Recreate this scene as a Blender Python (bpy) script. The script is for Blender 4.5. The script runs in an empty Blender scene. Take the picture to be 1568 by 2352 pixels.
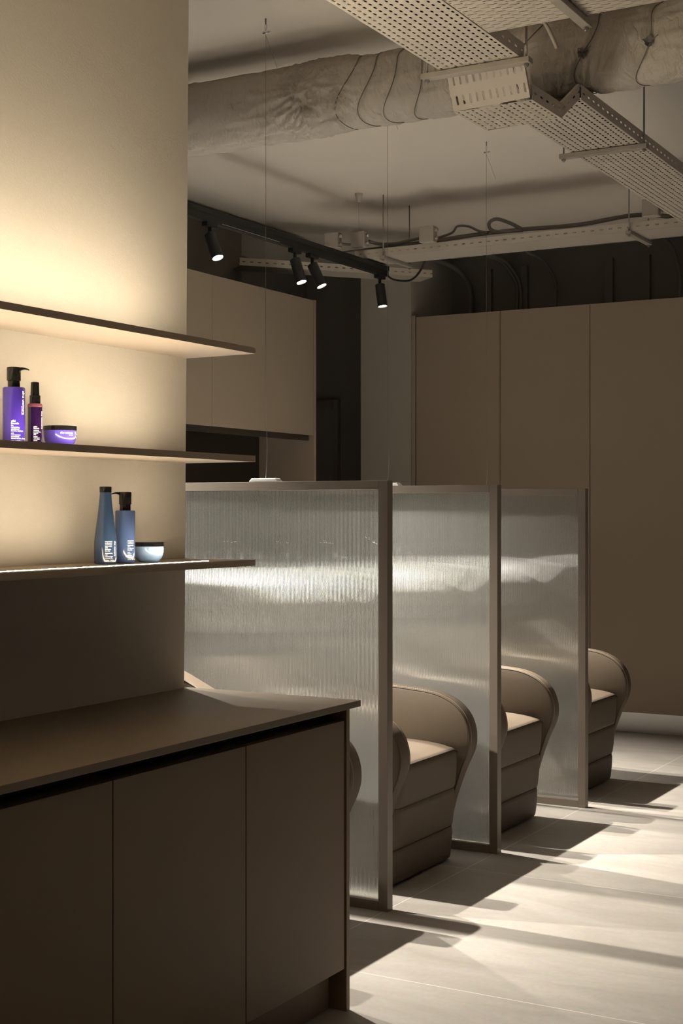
import bpy, bmesh, math, random
from mathutils import Vector, Matrix, noise
R = math.radians
random.seed(4)
scn = bpy.context.scene
COL = scn.collection

# ------------------------------------------------------------------ camera
cam_d = bpy.data.cameras.new('camera')
cam = bpy.data.objects.new('camera', cam_d); COL.objects.link(cam)
cam.location = (0, 0, 1.4)
cam.rotation_euler = (R(90), 0, R(29.6 - 90))
cam_d.sensor_fit = 'HORIZONTAL'; cam_d.sensor_width = 24; cam_d.lens = 50
cam_d.clip_start = 0.05; cam_d.clip_end = 60
scn.camera = cam

# ------------------------------------------------------------------ view, world
scn.view_settings.view_transform = 'Standard'
scn.view_settings.look = 'None'
scn.view_settings.gamma = 1
scn.view_settings.use_curve_mapping = False
scn.view_settings.exposure = 0.0
cy = scn.cycles
cy.use_denoising = True
cy.max_bounces = 14; cy.transmission_bounces = 12; cy.transparent_max_bounces = 16
cy.diffuse_bounces = 6; cy.glossy_bounces = 6
cy.sample_clamp_indirect = 6.0
cy.blur_glossy = 0.6
w = bpy.data.worlds.new('world'); scn.world = w; w.use_nodes = True
bg = w.node_tree.nodes['Background']
bg.inputs[0].default_value = (0.50, 0.66, 0.95, 1)
bg.inputs[1].default_value = 0.10

SPOT_W = 760.0          # each track spot
FILL_SPOT_W = 55.0     # added unseen fill spots, their floor bounce brightens the ceiling
STRIP_E = 118.0          # LED strips in the shelves
SPOT_COL = (1.0, 0.93, 0.835)
STRIP_COL = (1.0, 0.85, 0.64)

# ------------------------------------------------------------------ materials
def mat(name, col, rough=0.5, metal=0.0, bump=0.0, bscale=200.0, var=0.0, vscale=4.0, spec=0.5, **kw):
    m = bpy.data.materials.new(name); m.use_nodes = True
    nt = m.node_tree; b = nt.nodes['Principled BSDF']
    b.inputs['Base Color'].default_value = (*col, 1)
    b.inputs['Roughness'].default_value = rough
    b.inputs['Metallic'].default_value = metal
    b.inputs['Specular IOR Level'].default_value = spec
    for k, v in kw.items():
        b.inputs[k.replace('_', ' ')].default_value = v
    tc = nt.nodes.new('ShaderNodeTexCoord')
    if bump > 0:
        n = nt.nodes.new('ShaderNodeTexNoise'); n.inputs['Scale'].default_value = bscale; n.inputs['Detail'].default_value = 3
        bp = nt.nodes.new('ShaderNodeBump'); bp.inputs['Strength'].default_value = bump; bp.inputs['Distance'].default_value = 0.002
        nt.links.new(tc.outputs['Object'], n.inputs['Vector'])
        nt.links.new(n.outputs['Fac'], bp.inputs['Height']); nt.links.new(bp.outputs['Normal'], b.inputs['Normal'])
    if var > 0:
        n = nt.nodes.new('ShaderNodeTexNoise'); n.inputs['Scale'].default_value = vscale; n.inputs['Detail'].default_value = 6
        nt.links.new(tc.outputs['Object'], n.inputs['Vector'])
        mx = nt.nodes.new('ShaderNodeMix'); mx.data_type = 'RGBA'
        mx.inputs['A'].default_value = (*[c * (1 - var) for c in col], 1)
        mx.inputs['B'].default_value = (*[min(1, c * (1 + var)) for c in col], 1)
        nt.links.new(n.outputs['Fac'], mx.inputs['Factor'])
        nt.links.new(mx.outputs['Result'], b.inputs['Base Color'])
    return m

def emis(name, col, s):
    m = bpy.data.materials.new(name); m.use_nodes = True
    b = m.node_tree.nodes['Principled BSDF']
    b.inputs['Base Color'].default_value = (0.8, 0.8, 0.8, 1)
    b.inputs['Emission Color'].default_value = (*col, 1)
    b.inputs['Emission Strength'].default_value = s
    return m

M = {}
M['wall'] = mat('wall_paint', (0.53, 0.485, 0.405), 0.85, bump=0.28, bscale=280, var=0.04, vscale=3)
M['ceiling'] = mat('ceiling_paint', (0.68, 0.625, 0.55), 0.9, bump=0.3, bscale=120)
M['dark_wall'] = mat('dark_wall_paint', (0.17, 0.15, 0.13), 0.85, bump=0.2, bscale=120)
M['column'] = mat('column_paint', (0.38, 0.345, 0.295), 0.85, bump=0.3, bscale=120)
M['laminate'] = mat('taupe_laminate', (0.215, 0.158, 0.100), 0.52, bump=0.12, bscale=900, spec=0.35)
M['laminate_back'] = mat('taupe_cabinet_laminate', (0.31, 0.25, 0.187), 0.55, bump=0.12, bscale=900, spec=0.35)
M['worktop'] = mat('worktop_laminate', (0.20, 0.158, 0.112), 0.42, bump=0.1, bscale=900, spec=0.4)
M['shelf'] = mat('shelf_laminate', (0.36, 0.30, 0.235), 0.5, bump=0.08, bscale=700)
M['frame'] = mat('taupe_powder_coat', (0.195, 0.163, 0.130), 0.42, bump=0.05, bscale=900)
M['channel'] = mat('dark_finger_channel', (0.035, 0.028, 0.022), 0.4)
M['leather'] = mat('beige_leather', (0.135, 0.104, 0.073), 0.55, bump=0.35, bscale=420, var=0.03, vscale=6, spec=0.22)
M['leather_dark'] = mat('taupe_leather', (0.15, 0.12, 0.09), 0.45, bump=0.35, bscale=420, var=0.03, vscale=6)
M['seam'] = mat('dark_piping', (0.05, 0.038, 0.028), 0.6)
M['thread'] = mat('pale_thread', (0.75, 0.68, 0.55), 0.7)
M['ceramic'] = mat('white_ceramic', (0.86, 0.86, 0.84), 0.12, spec=0.6)
M['chrome'] = mat('chrome', (0.8, 0.8, 0.8), 0.12, metal=1)
M['steel'] = mat('steel_wire', (0.30, 0.29, 0.27), 0.4, metal=0.7)
M['black'] = mat('black_metal', (0.008, 0.008, 0.008), 0.5)
M['cap'] = mat('black_gloss_plastic', (0.008, 0.007, 0.007), 0.12)
M['alu'] = mat('brushed_plinth', (0.86, 0.85, 0.83), 0.28, metal=1.0, bump=0.3, bscale=400)
M['box'] = mat('painted_plastic', (0.36, 0.325, 0.275), 0.6)
M['tray_plain'] = mat('tray_support_steel', (0.34, 0.31, 0.265), 0.45, metal=0.2)
M['cable'] = mat('grey_cable', (0.14, 0.125, 0.11), 0.6)
M['cable_dark'] = mat('dark_cable_sheath', (0.03, 0.027, 0.024), 0.6)
M['white'] = mat('white_enamel', (0.85, 0.85, 0.82), 0.35)
M['text'] = mat('white_print', (0.95, 0.94, 0.92), 0.5)
M['text_pink'] = mat('pink_print', (0.75, 0.25, 0.5), 0.5)
M['purple'] = mat('violet_plastic', (0.045, 0.022, 0.24), 0.16, spec=0.6, Subsurface_Weight=0.0, Coat_Weight=0.5)
M['purple_jar'] = mat('violet_jar_plastic', (0.085, 0.055, 0.38), 0.16, Coat_Weight=0.5)
M['purple_dark'] = mat('dark_violet_liquid', (0.016, 0.004, 0.03), 0.1, Coat_Weight=0.5)
M['rose'] = mat('rose_clear_plastic', (0.20, 0.06, 0.08), 0.15)
M['slate'] = mat('slate_blue_plastic', (0.03, 0.055, 0.11), 0.13, Coat_Weight=0.5)
M['slate2'] = mat('steel_blue_plastic', (0.06, 0.10, 0.21), 0.16, Coat_Weight=0.5)
M['paleblue'] = mat('pale_blue_plastic', (0.26, 0.38, 0.58), 0.16, Coat_Weight=0.5)
M['mirror'] = mat('dark_bronze_glass', (0.03, 0.024, 0.018), 0.2, spec=0.25)
M['strip'] = emis('warm_led_strip', STRIP_COL, STRIP_E)
M['strip_top'] = emis('warm_led_strip_top', STRIP_COL, STRIP_E * 1.3)
M['strip_mid'] = emis('warm_led_strip_middle', STRIP_COL, STRIP_E * 1.08)
M['strip_low'] = emis('warm_led_strip_low', STRIP_COL, STRIP_E * 0.72)
M['lens'] = emis('spot_lens', (1.0, 0.93, 0.82), 30)

def floor_mat():
    m = bpy.data.materials.new('porcelain_floor'); m.use_nodes = True
    nt = m.node_tree; N = nt.nodes; L = nt.links; b = N['Principled BSDF']
    tc = N.new('ShaderNodeTexCoord')
    mp = N.new('ShaderNodeMapping'); mp.inputs['Scale'].default_value = (2.2, 0.7, 1); mp.inputs['Rotation'].default_value = (0, 0, 0.35)
    L.new(tc.outputs['Object'], mp.inputs['Vector'])
    n1 = N.new('ShaderNodeTexNoise'); n1.inputs['Scale'].default_value = 2.4; n1.inputs['Detail'].default_value = 9; n1.inputs['Roughness'].default_value = 0.65
    n1.inputs['Distortion'].default_value = 0.8
    L.new(mp.outputs[0], n1.inputs['Vector'])
    n2 = N.new('ShaderNodeTexNoise'); n2.inputs['Scale'].default_value = 60; n2.inputs['Detail'].default_value = 4
    L.new(tc.outputs['Object'], n2.inputs['Vector'])
    cr = N.new('ShaderNodeValToRGB')
    cr.color_ramp.elements[0].position = 0.3; cr.color_ramp.elements[0].color = (0.385, 0.35, 0.305, 1)
    cr.color_ramp.elements[1].position = 0.72; cr.color_ramp.elements[1].color = (0.52, 0.485, 0.44, 1)
    L.new(n1.outputs['Fac'], cr.inputs[0])
    mx = N.new('ShaderNodeMix'); mx.data_type = 'RGBA'; mx.blend_type = 'MULTIPLY'; mx.inputs['Factor'].default_value = 0.25
    L.new(cr.outputs[0], mx.inputs['A']); L.new(n2.outputs['Color'], mx.inputs['B'])
    # pale joints between the large tiles
    sp = N.new('ShaderNodeSeparateXYZ'); L.new(tc.outputs['Object'], sp.inputs[0])
    def joint(sock, off, pitch):
        a = N.new('ShaderNodeMath'); a.operation = 'SUBTRACT'; L.new(sock, a.inputs[0]); a.inputs[1].default_value = off - pitch / 2 - 20 * pitch
        c = N.new('ShaderNodeMath'); c.operation = 'MODULO'; L.new(a.outputs[0], c.inputs[0]); c.inputs[1].default_value = pitch
        d = N.new('ShaderNodeMath'); d.operation = 'SUBTRACT'; L.new(c.outputs[0], d.inputs[0]); d.inputs[1].default_value = pitch / 2
        e = N.new('ShaderNodeMath'); e.operation = 'ABSOLUTE'; L.new(d.outputs[0], e.inputs[0])
        g = N.new('ShaderNodeMath'); g.operation = 'LESS_THAN'; L.new(e.outputs[0], g.inputs[0]); g.inputs[1].default_value = 0.0017
        return g
    jx = joint(sp.outputs[0], 3.79, 1.308); jy = joint(sp.outputs[1], 2.333, 2.6)
    j = N.new('ShaderNodeMath'); j.operation = 'MAXIMUM'; L.new(jx.outputs[0], j.inputs[0]); L.new(jy.outputs[0], j.inputs[1])
    m2 = N.new('ShaderNodeMix'); m2.data_type = 'RGBA'; L.new(j.outputs[0], m2.inputs['Factor'])
    L.new(mx.outputs['Result'], m2.inputs['A']); m2.inputs['B'].default_value = (0.74, 0.68, 0.58, 1)
    L.new(m2.outputs['Result'], b.inputs['Base Color'])
    b.inputs['Roughness'].default_value = 0.42; b.inputs['Specular IOR Level'].default_value = 0.4
    bp = N.new('ShaderNodeBump'); bp.inputs['Strength'].default_value = 0.12; bp.inputs['Distance'].default_value = 0.003
    L.new(n2.outputs['Fac'], bp.inputs['Height']); L.new(bp.outputs[0], b.inputs['Normal'])
    return m
M['floor'] = floor_mat()

def tray_mat(name, pu, pv, length, rad, stagger=True, col=(0.50, 0.455, 0.39)):
    """painted sheet with slots punched through it (uv in metres)"""
    m = bpy.data.materials.new(name); m.use_nodes = True
    nt = m.node_tree; N = nt.nodes; L = nt.links; b = N['Principled BSDF']
    b.inputs['Base Color'].default_value = (*col, 1); b.inputs['Roughness'].default_value = 0.5
    uv = N.new('ShaderNodeUVMap'); uv.uv_map = 'UVMap'
    sp = N.new('ShaderNodeSeparateXYZ'); L.new(uv.outputs[0], sp.inputs[0])
    def mt(op, a, b_=None):
        n = N.new('ShaderNodeMath'); n.operation = op
        for i, v in enumerate((a, b_)):
            if v is None: continue
            if isinstance(v, (int, float)): n.inputs[i].default_value = v
            else: L.new(v, n.inputs[i])
        return n.outputs[0]
    v = mt('DIVIDE', sp.outputs[1], pv)
    row = mt('FLOOR', v)
    off = mt('MULTIPLY', mt('MODULO', row, 2.0), 0.5 if stagger else 0.0)
    u = mt('ADD', mt('DIVIDE', sp.outputs[0], pu), off)
    fu = mt('MULTIPLY', mt('ABSOLUTE', mt('SUBTRACT', mt('FRACT', u), 0.5)), pu)
    fv = mt('MULTIPLY', mt('SUBTRACT', mt('FRACT', v), 0.5), pv)
    du = mt('MAXIMUM', mt('SUBTRACT', fu, length / 2), 0.0)
    d = mt('SQRT', mt('ADD', mt('MULTIPLY', du, du), mt('MULTIPLY', fv, fv)))
    hole = mt('GREATER_THAN', d, rad)
    L.new(hole, b.inputs['Alpha'])
    return m
M['tray'] = tray_mat('perforated_tray', 0.030, 0.025, 0.010, 0.0036)
M['tray_long'] = tray_mat('slotted_tray', 0.055, 0.0155, 0.026, 0.0022)
M['tray_ramp'] = tray_mat('slotted_ramp', 0.062, 0.0245, 0.022, 0.0040, False, (0.43, 0.39, 0.335))
M['tray_flange'] = tray_mat('perforated_flange', 0.050, 0.05, 0.014, 0.0036, False)

def glass_mat():
    m = bpy.data.materials.new('fluted_glass'); m.use_nodes = True
    nt = m.node_tree; b = nt.nodes['Principled BSDF']
    b.inputs['Base Color'].default_value = (0.93, 0.965, 0.955, 1)
    b.inputs['Transmission Weight'].default_value = 1
    b.inputs['Roughness'].default_value = 0.03
    b.inputs['IOR'].default_value = 1.48
    N = nt.nodes; L = nt.links
    tr = N.new('ShaderNodeBsdfTranslucent'); tr.inputs[0].default_value = (0.93, 0.92, 0.88, 1)
    mx = N.new('ShaderNodeMixShader'); mx.inputs[0].default_value = 0.165
    L.new(b.outputs[0], mx.inputs[1]); L.new(tr.outputs[0], mx.inputs[2]); L.new(mx.outputs[0], N['Material Output'].inputs[0])
    return m
M['fluted'] = glass_mat()
def clear_glass():
    m = bpy.data.materials.new('window_glass'); m.use_nodes = True
    nt = m.node_tree; N = nt.nodes; L = nt.links; N.remove(N['Principled BSDF'])
    t = N.new('ShaderNodeBsdfTransparent'); g = N.new('ShaderNodeBsdfGlossy'); g.inputs['Roughness'].default_value = 0.02
    f = N.new('ShaderNodeFresnel'); f.inputs[0].default_value = 1.45
    x = N.new('ShaderNodeMixShader'); L.new(f.outputs[0], x.inputs[0]); L.new(t.outputs[0], x.inputs[1]); L.new(g.outputs[0], x.inputs[2])
    L.new(x.outputs[0], N['Material Output'].inputs[0])
    return m
M['clear'] = clear_glass()

# ------------------------------------------------------------------ helpers
def link(name, me, m, parent=None, smooth=False, loc=(0, 0, 0)):
    if m is not None and len(me.materials) == 0: me.materials.append(m)
    if smooth:
        for p in me.polygons: p.use_smooth = True
    o = bpy.data.objects.new(name, me); COL.objects.link(o)
    o.location = loc
    if parent is not None: o.parent = parent
    return o
def done(name, bm, m, parent=None, smooth=False, loc=(0, 0, 0), recalc=True):
    if recalc: bmesh.ops.recalc_face_normals(bm, faces=bm.faces)
    me = bpy.data.meshes.new(name); bm.to_mesh(me); bm.free()
    return link(name, me, m, parent, smooth, loc)
def bx(bm, x0, x1, y0, y1, z0, z1, bev=0.0):
    r = bmesh.ops.create_cube(bm, size=1)
    vs = r['verts']
    for v in vs:
        v.co = Vector(((x0 + x1) / 2 + v.co.x * (x1 - x0), (y0 + y1) / 2 + v.co.y * (y1 - y0), (z0 + z1) / 2 + v.co.z * (z1 - z0)))
    if bev > 0:
        es = list({e for v in vs for e in v.link_edges})
        bmesh.ops.bevel(bm, geom=es, offset=bev, segments=2, affect='EDGES', profile=0.6)
def box(name, x0, x1, y0, y1, z0, z1, m, parent=None, bev=0.0):
    bm = bmesh.new()
    if parent is not None:
        p = parent.location; q = parent
        while q.parent is not None: q = q.parent; p = p + q.location
        x0 -= p.x; x1 -= p.x; y0 -= p.y; y1 -= p.y; z0 -= p.z; z1 -= p.z
    bx(bm, x0, x1, y0, y1, z0, z1, bev)
    return done(name, bm, m, parent)
def cr(pts, n=8, closed=False):
    """catmull-rom through points"""
    out = []; P = [Vector(p) for p in pts]; k = len(P)
    rng = range(k) if closed else range(k - 1)
    for i in rng:
        if closed: p0, p1, p2, p3 = P[i - 1], P[i], P[(i + 1) % k], P[(i + 2) % k]
        else: p0, p1, p2, p3 = P[max(i - 1, 0)], P[i], P[i + 1], P[min(i + 2, k - 1)]
        for j in range(n):
            t = j / n
            out.append(0.5 * ((2 * p1) + (p2 - p0) * t + (2 * p0 - 5 * p1 + 4 * p2 - p3) * t * t + (3 * p1 - p0 - 3 * p2 + p3) * t ** 3))
    if not closed: out.append(P[-1])
    return out
def tube(bm, pts, r, seg=8, cap=True, closed=False):
    pts = [Vector(p) for p in pts]; rings = []
    up = Vector((0, 0, 1)); prev = None; n = len(pts)
    for i, p in enumerate(pts):
        a = pts[i - 1] if (i > 0 or closed) else p
        b = pts[(i + 1) % n] if (i < n - 1 or closed) else p
        t = (b - a).normalized()
        if prev is None:
            s = t.cross(up)
            if s.length < 1e-3: s = t.cross(Vector((1, 0, 0)))
            s.normalize()
        else:
            s = prev - t * prev.dot(t)
            if s.length < 1e-5: s = t.cross(up)
            s.normalize()
        prev = s; q = t.cross(s)
        rr = r[i] if isinstance(r, (list, tuple)) else r
        rings.append([bm.verts.new(p + (s * math.cos(2 * math.pi * k / seg) + q * math.sin(2 * math.pi * k / seg)) * rr) for k in range(seg)])
    m = len(rings)
    for i in range(m if closed else m - 1):
        A, B = rings[i], rings[(i + 1) % m]
        for k in range(seg):
            bm.faces.new((A[k], A[(k + 1) % seg], B[(k + 1) % seg], B[k]))
    if cap and not closed:
        bm.faces.new(rings[0]); bm.faces.new(rings[-1])
def tube_obj(name, pts, r, m, parent=None, seg=8, smooth=True, closed=False):
    bm = bmesh.new(); tube(bm, pts, r, seg, True, closed)
    return done(name, bm, m, parent, smooth)
def lathe(bm, prof, seg=40, c=(0, 0, 0), sx=1.0, sy=1.0):
    rings = []
    for (r, z) in prof:
        if r < 1e-6: rings.append([bm.verts.new((c[0], c[1], c[2] + z))])
        else: rings.append([bm.verts.new((c[0] + sx * r * math.cos(2 * math.pi * k / seg), c[1] + sy * r * math.sin(2 * math.pi * k / seg), c[2] + z)) for k in range(seg)])
    for A, B in zip(rings, rings[1:]):
        for k in range(seg):
            a = A[k % len(A)]; a2 = A[(k + 1) % len(A)]; b = B[k % len(B)]; b2 = B[(k + 1) % len(B)]
            f = []
            for v in (a, a2, b2, b):
                if v not in f: f.append(v)
            if len(f) >= 3: bm.faces.new(f)
def autosmooth(o, ang=35):
    me = o.data
    for p in me.polygons: p.use_smooth = True
    try: me.set_sharp_from_angle(angle=R(ang))
    except Exception: pass
    return o
def thing(name, label, cat, loc=(0, 0, 0), group=None, rz=0):
    o = bpy.data.objects.new(name, None); COL.objects.link(o); o.empty_display_size = 0.1
    o.location = loc; o.rotation_euler = (0, 0, rz)
    return tag(o, label, cat, group)
def tag(o, label, cat, group=None):
    o['label'] = label; o['category'] = cat
    if group: o['group'] = group
    return o
def struct(o):
    o['kind'] = 'structure'; return o

# ------------------------------------------------------------------ the room
CZ = 3.22
WY = 2.53
bm = bmesh.new(); bx(bm, -1.6, 9.42, -3.1, 5.72, -0.1, 0); struct(done('floor', bm, M['floor']))
bm = bmesh.new(); bx(bm, -1.6, 9.42, -3.1, 5.72, CZ, CZ + 0.1); struct(done('ceiling', bm, M['ceiling']))
struct(box('wall_back', 9.30, 9.42, -3.1, 5.72, 0, CZ, M['dark_wall']))
struct(box('wall_left', 3.2, 9.30, 5.60, 5.72, 0, CZ, M['dark_wall']))
struct(box('wall_front', -1.6, -1.5, -3.1, 5.72, 0, CZ, M['wall']))
# right wall with a window opening
bm = bmesh.new()
bx(bm, -1.5, 2.0, -3.1, -3.0, 0, CZ); bx(bm, 6.4, 9.30, -3.1, -3.0, 0, CZ)
bx(bm, 2.0, 6.4, -3.1, -3.0, 0, 0.4); bx(bm, 2.0, 6.4, -3.1, -3.0, 2.6, CZ)
struct(done('wall_right', bm, M['wall']))
wn = struct(box('window_1', 2.0, 6.4, -3.06, -3.05, 0.4, 2.6, M['clear']))
bm = bmesh.new()
for x in (2.0, 3.45, 4.9, 6.36): bx(bm, x, x + 0.04, -3.08, -3.03, 0.4, 2.6)
bx(bm, 2.0, 6.4, -3.08, -3.03, 0.4, 0.44); bx(bm, 2.0, 6.4, -3.08, -3.03, 2.56, 2.6)
o = done('window_frame', bm, M['black'], wn)
# wall that carries the shelves; its free end leans by a centimetre or so
bm = bmesh.new(); bx(bm, -1.5, 3.497, WY, WY + 0.15, 0, CZ)
for v in bm.verts:
    if v.co.x > 3: v.co.x = 3.484 if v.co.z < 1 else 3.520
struct(done('wall_shelves', bm, M['wall']))
# column beside the tall cabinets, its side face closes the niche above them
struct(box('column', 8.645, 9.30, 4.368, 4.757, 0, CZ, M['column']))
# dark bulkhead above the wall cabinets
struct(box('wall_bulkhead', 3.6, 7.40, 4.92, 5.60, 2.0, CZ, M['dark_wall']))
# studs on the back wall
n = 0
for px0, px1 in ((1105, 1128), (1196, 1211), (1388, 1407), (1474, 1492)):
    ys = []
    for px in (px0, px1):
        k = (px - 784) / 3267
        ys.append(9.27 * (0.4939 - 0.8695 * k) / (0.8695 + 0.4939 * k))
    n += 1
    struct(box('trim_%d' % n, 9.262, 9.30, ys[1], ys[0], 0.1, 3.12, M['dark_wall'], bev=0.002))
# door beyond the wall cabinets
dr = struct(box('door_1', 9.28, 9.30, 5.33, 5.60, 0, 2.17, M['dark_wall']))
bm = bmesh.new()
bx(bm, 9.255, 9.30, 5.29, 5.33, 0, 2.245, 0.003); bx(bm, 9.255, 9.30, 5.33, 5.60, 2.17, 2.245, 0.003)
done('door_frame', bm, mat('door_frame_paint', (0.15, 0.125, 0.10), 0.6), dr)

# ------------------------------------------------------------------ counter under the shelves
CX0, CX1 = 1.40, 3.49
box_top = box('worktop', 1.2, 3.513, 1.933, WY, 0.852, 0.870, M['worktop'], bev=0.0012)
tag(box_top, 'long thin taupe worktop lying on the counter cabinets below the lit shelves', 'worktop')
doors = [(1.398, 1.917), (1.921, 2.442), (2.446, 2.966), (2.970, 3.466)]
labs = [None,
        'taupe counter cabinet unit at the left edge of the photo, under the worktop',
        'wide taupe counter cabinet unit between the left unit and the end unit',
        'taupe counter cabinet unit at the free end of the counter with full-height side panel']
for i, (a, b) in enumerate(doors):
    if i == 0: continue
    t = thing('counter_cabinet', labs[i], 'cabinet', (a, 1.96, 0), 'counter cabinet units in a row')
    bm = bmesh.new(); e = b + 0.002
    bx(bm, a - 0.002 - a, e - a, 0.030, 0.56, 0.12, 0.80)
    bx(bm, a - 0.002 - a, e - a, 0.055, 0.56, 0.80, 0.852)
    done('carcass', bm, M['channel'], t)
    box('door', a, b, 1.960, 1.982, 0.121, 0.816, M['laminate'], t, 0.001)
    # rounded finger channel
    bm = bmesh.new()
    tube(bm, [(-0.002, 0.047, 0.806), (e - a, 0.047, 0.806)], 0.018, 16)
    done('finger_channel', bm, M['channel'], t, True)
    box('toe_kick', a - 0.002, e, 2.012, 2.028, 0, 0.12, M['laminate'], t)
    if i == 3:
        box('side_panel', 3.472, 3.49, 1.956, 2.526, 0, 0.852, M['laminate'], t, 0.001)

# ------------------------------------------------------------------ shelves with LED strips
SF = 2.28
shelf_z = [(1.864, 1.882, 'top', 'uppermost of the three lit wall shelves, empty, glowing underneath'),
           (1.547, 1.565, 'mid', 'middle lit wall shelf carrying the violet bottles and jar'),
           (1.2425, 1.2605, 'low', 'lowest lit wall shelf with visible glowing strip and the blue bottles')]
for z0, z1, k, lab in shelf_z:
    t = thing('wall_shelf', lab, 'shelf', (3.503, WY, z0), 'lit shelves on the beige wall')
    bm = bmesh.new()
    y0, ya, yb, y1 = SF - WY, 2.327 - WY, 2.343 - WY, -0.0005
    X0, X1 = 1.2 - 3.503, 0.0; XE = 3.335 - 3.503; h = z1 - z0
    # board with a groove for the strip
    bx(bm, X0, X1, y0, ya, 0, h); bx(bm, X0, X1, yb, y1, 0, h)
    bx(bm, X0, XE, ya, yb, 0, h - 0.006); bx(bm, XE, X1, ya, yb, 0, h)
    done('board', bm, M['shelf'], t)
    bm = bmesh.new(); bx(bm, X0, XE - 0.001, ya + 0.001, yb - 0.001, h - 0.006, h + 0.0005)
    s = done('light_strip', bm, M['strip_' + k], t); s['label'] = 'glowing warm white light strip'

# ------------------------------------------------------------------ bottles and jars
def text_mesh(s, size, align='LEFT', sp=0.9, bold=0.0):
    cu = bpy.data.curves.new('txt', 'FONT'); cu.body = s; cu.size = size; cu.align_x = align
    cu.space_line = sp; cu.offset = bold; cu.resolution_u = 2; cu.extrude = 0
    o = bpy.data.objects.new('txt', cu); COL.objects.link(o)
    dg = bpy.context.evaluated_depsgraph_get(); dg.update()
    me = bpy.data.meshes.new_from_object(o.evaluated_get(dg))
    bpy.data.objects.remove(o); bpy.data.curves.remove(cu)
    return me
def wrap_text(name, parts, rad, m, parent, drot=0.0):
    """parts: (string, size, x along the arc, z, rotate90, bold); local front is -Y; text lies 0.2 mm off the surface"""
    bm = bmesh.new()
    for s, size, x0, z0, rot, bold, sp in parts:
        me = text_mesh(s, size, sp=sp, bold=bold)
        for v in me.vertices:
            x, y = v.co.x, v.co.y
            if rot: x, y = y, -x
            x += x0; z = y + z0
            rr = rad(z) if callable(rad) else rad
            a = x / rr + drot
            v.co = Vector((math.sin(a) * (rr + 0.0003), -math.cos(a) * (rr + 0.0003), z))
        b2 = bmesh.new(); b2.from_mesh(me); bmesh.ops.subdivide_edges(b2, edges=[], cuts=0)
        b2.to_mesh(me); b2.free(); bm.from_mesh(me); bpy.data.meshes.remove(me)
    return done(name, bm, m, parent, recalc=False)
def face_cam(x, y, extra=0):
    return math.atan2(-y, -x) - R(270) + extra
def cap_prof(r, z0, z1, e=0.0012):
    return [(0, z0), (r - e * 0.4, z0), (r, z0 + e * 0.4), (r, z1 - e), (r - e * 0.3, z1 - e * 0.3), (r - e, z1), (0, z1)]
def pump(t, zc0, zc1, zh0, zh1, rc, rh, side):
    bm = bmesh.new(); lathe(bm, cap_prof(rc, zc0, zc1)); autosmooth(done('collar', bm, M['cap'], t))
    bm = bmesh.new(); lathe(bm, cap_prof(rh, zh0, zh1, 0.002))
    # flat curved spout growing out of the head
    n = 14
    rows = []
    for i in range(n + 1):
        u = i / n; x = (rh * 0.5 + u * (0.020 + rh * 0.5)) ; z = zh1 - 0.0005 - 0.0045 * max(0, u - 0.45) ** 1.6 * 2.6
        wd = 0.010 * (1 - u) + 0.0042 * u; th = 0.010 * (1 - u) ** 2 + 0.0028
        rows.append([bm.verts.new((side * x, s_ * wd, z - q * th)) for s_, q in ((-1, 0), (1, 0), (1, 1), (-1, 1))])
    for A, B in zip(rows, rows[1:]):
        for k in range(4): bm.faces.new((A[k], A[(k + 1) % 4], B[(k + 1) % 4], B[k]))
    bm.faces.new(rows[0]); bm.faces.new(rows[-1])
    autosmooth(done('pump_head', bm, M['cap'], t))

BY = 2.425
# violet pump bottle
x, y = 2.640, BY; t = thing('pump_bottle', 'violet pump bottle with black dispenser at the left end of the middle shelf', 'bottle', (x, y, 1.565), 'hair care bottles on the shelves', face_cam(x, y))
r = 0.0272; bm = bmesh.new(); lathe(bm, [(0, 0), (r - 0.0015, 0), (r, 0.0015), (r, 0.138), (r - 0.0015, 0.1405), (0.015, 0.141), (0, 0.141)], 56); autosmooth(done('body', bm, M['purple'], t))
pump(t, 0.141, 0.160, 0.157, 0.1905, 0.0150, 0.0172, 1)
wrap_text('label_print', [('y\u00fbbi\nblonde', 0.0068, -0.0065, 0.0550, 0, 0.0001, 0.85),
    ('the\nreplenishing\nconditioner\nblondes, highlights', 0.0043, -0.0065, 0.0445, 0, 0.0001, 1.0),
    ('soin\nrestructurant\nnourrissant\nblonds m\u00e9ch\u00e9s, d\u00e9color\u00e9s', 0.0043, -0.0065, 0.0260, 0, 0.0001, 1.0),
    ('250ml  8.4 fl.oz', 0.0043, -0.0065, 0.0070, 0, 0.00015, 0.9)], r, M['text'], t)
wrap_text('upright_lettering', [('shu uemura', 0.0122, 0.0235, 0.131, 1, 0.0002, 1)], r, M['text'], t)
wrap_text('small_print', [('art of hair', 0.0052, 0.0195, 0.094, 1, 0.00012, 1)], r, M['text_pink'], t)
# dark violet spray
x, y = 2.722, BY + 0.005; t = thing('spray_bottle', 'slim dark violet spray bottle with black cap between violet pump bottle and jar', 'bottle', (x, y, 1.565), 'hair care bottles on the shelves', face_cam(x, y))
r = 0.0182; bm = bmesh.new(); lathe(bm, [(0, 0), (r - 0.0015, 0), (r, 0.0015), (r, 0.0975)], 48); autosmooth(done('body', bm, M['purple_dark'], t))
bm = bmesh.new(); lathe(bm, [(r, 0.0975), (r, 0.1035), (r - 0.002, 0.1065), (0.012, 0.107), (0, 0.107)], 48); autosmooth(done('shoulder', bm, M['rose'], t))
bm = bmesh.new(); lathe(bm, cap_prof(0.0136, 0.107, 0.1275)); autosmooth(done('collar', bm, M['cap'], t))
bm = bmesh.new(); lathe(bm, [(0, 0.1275), (0.0112, 0.1275), (0.0102, 0.1595), (0.009, 0.1605), (0, 0.1605)]); autosmooth(done('spray_cap', bm, M['cap'], t))
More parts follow.
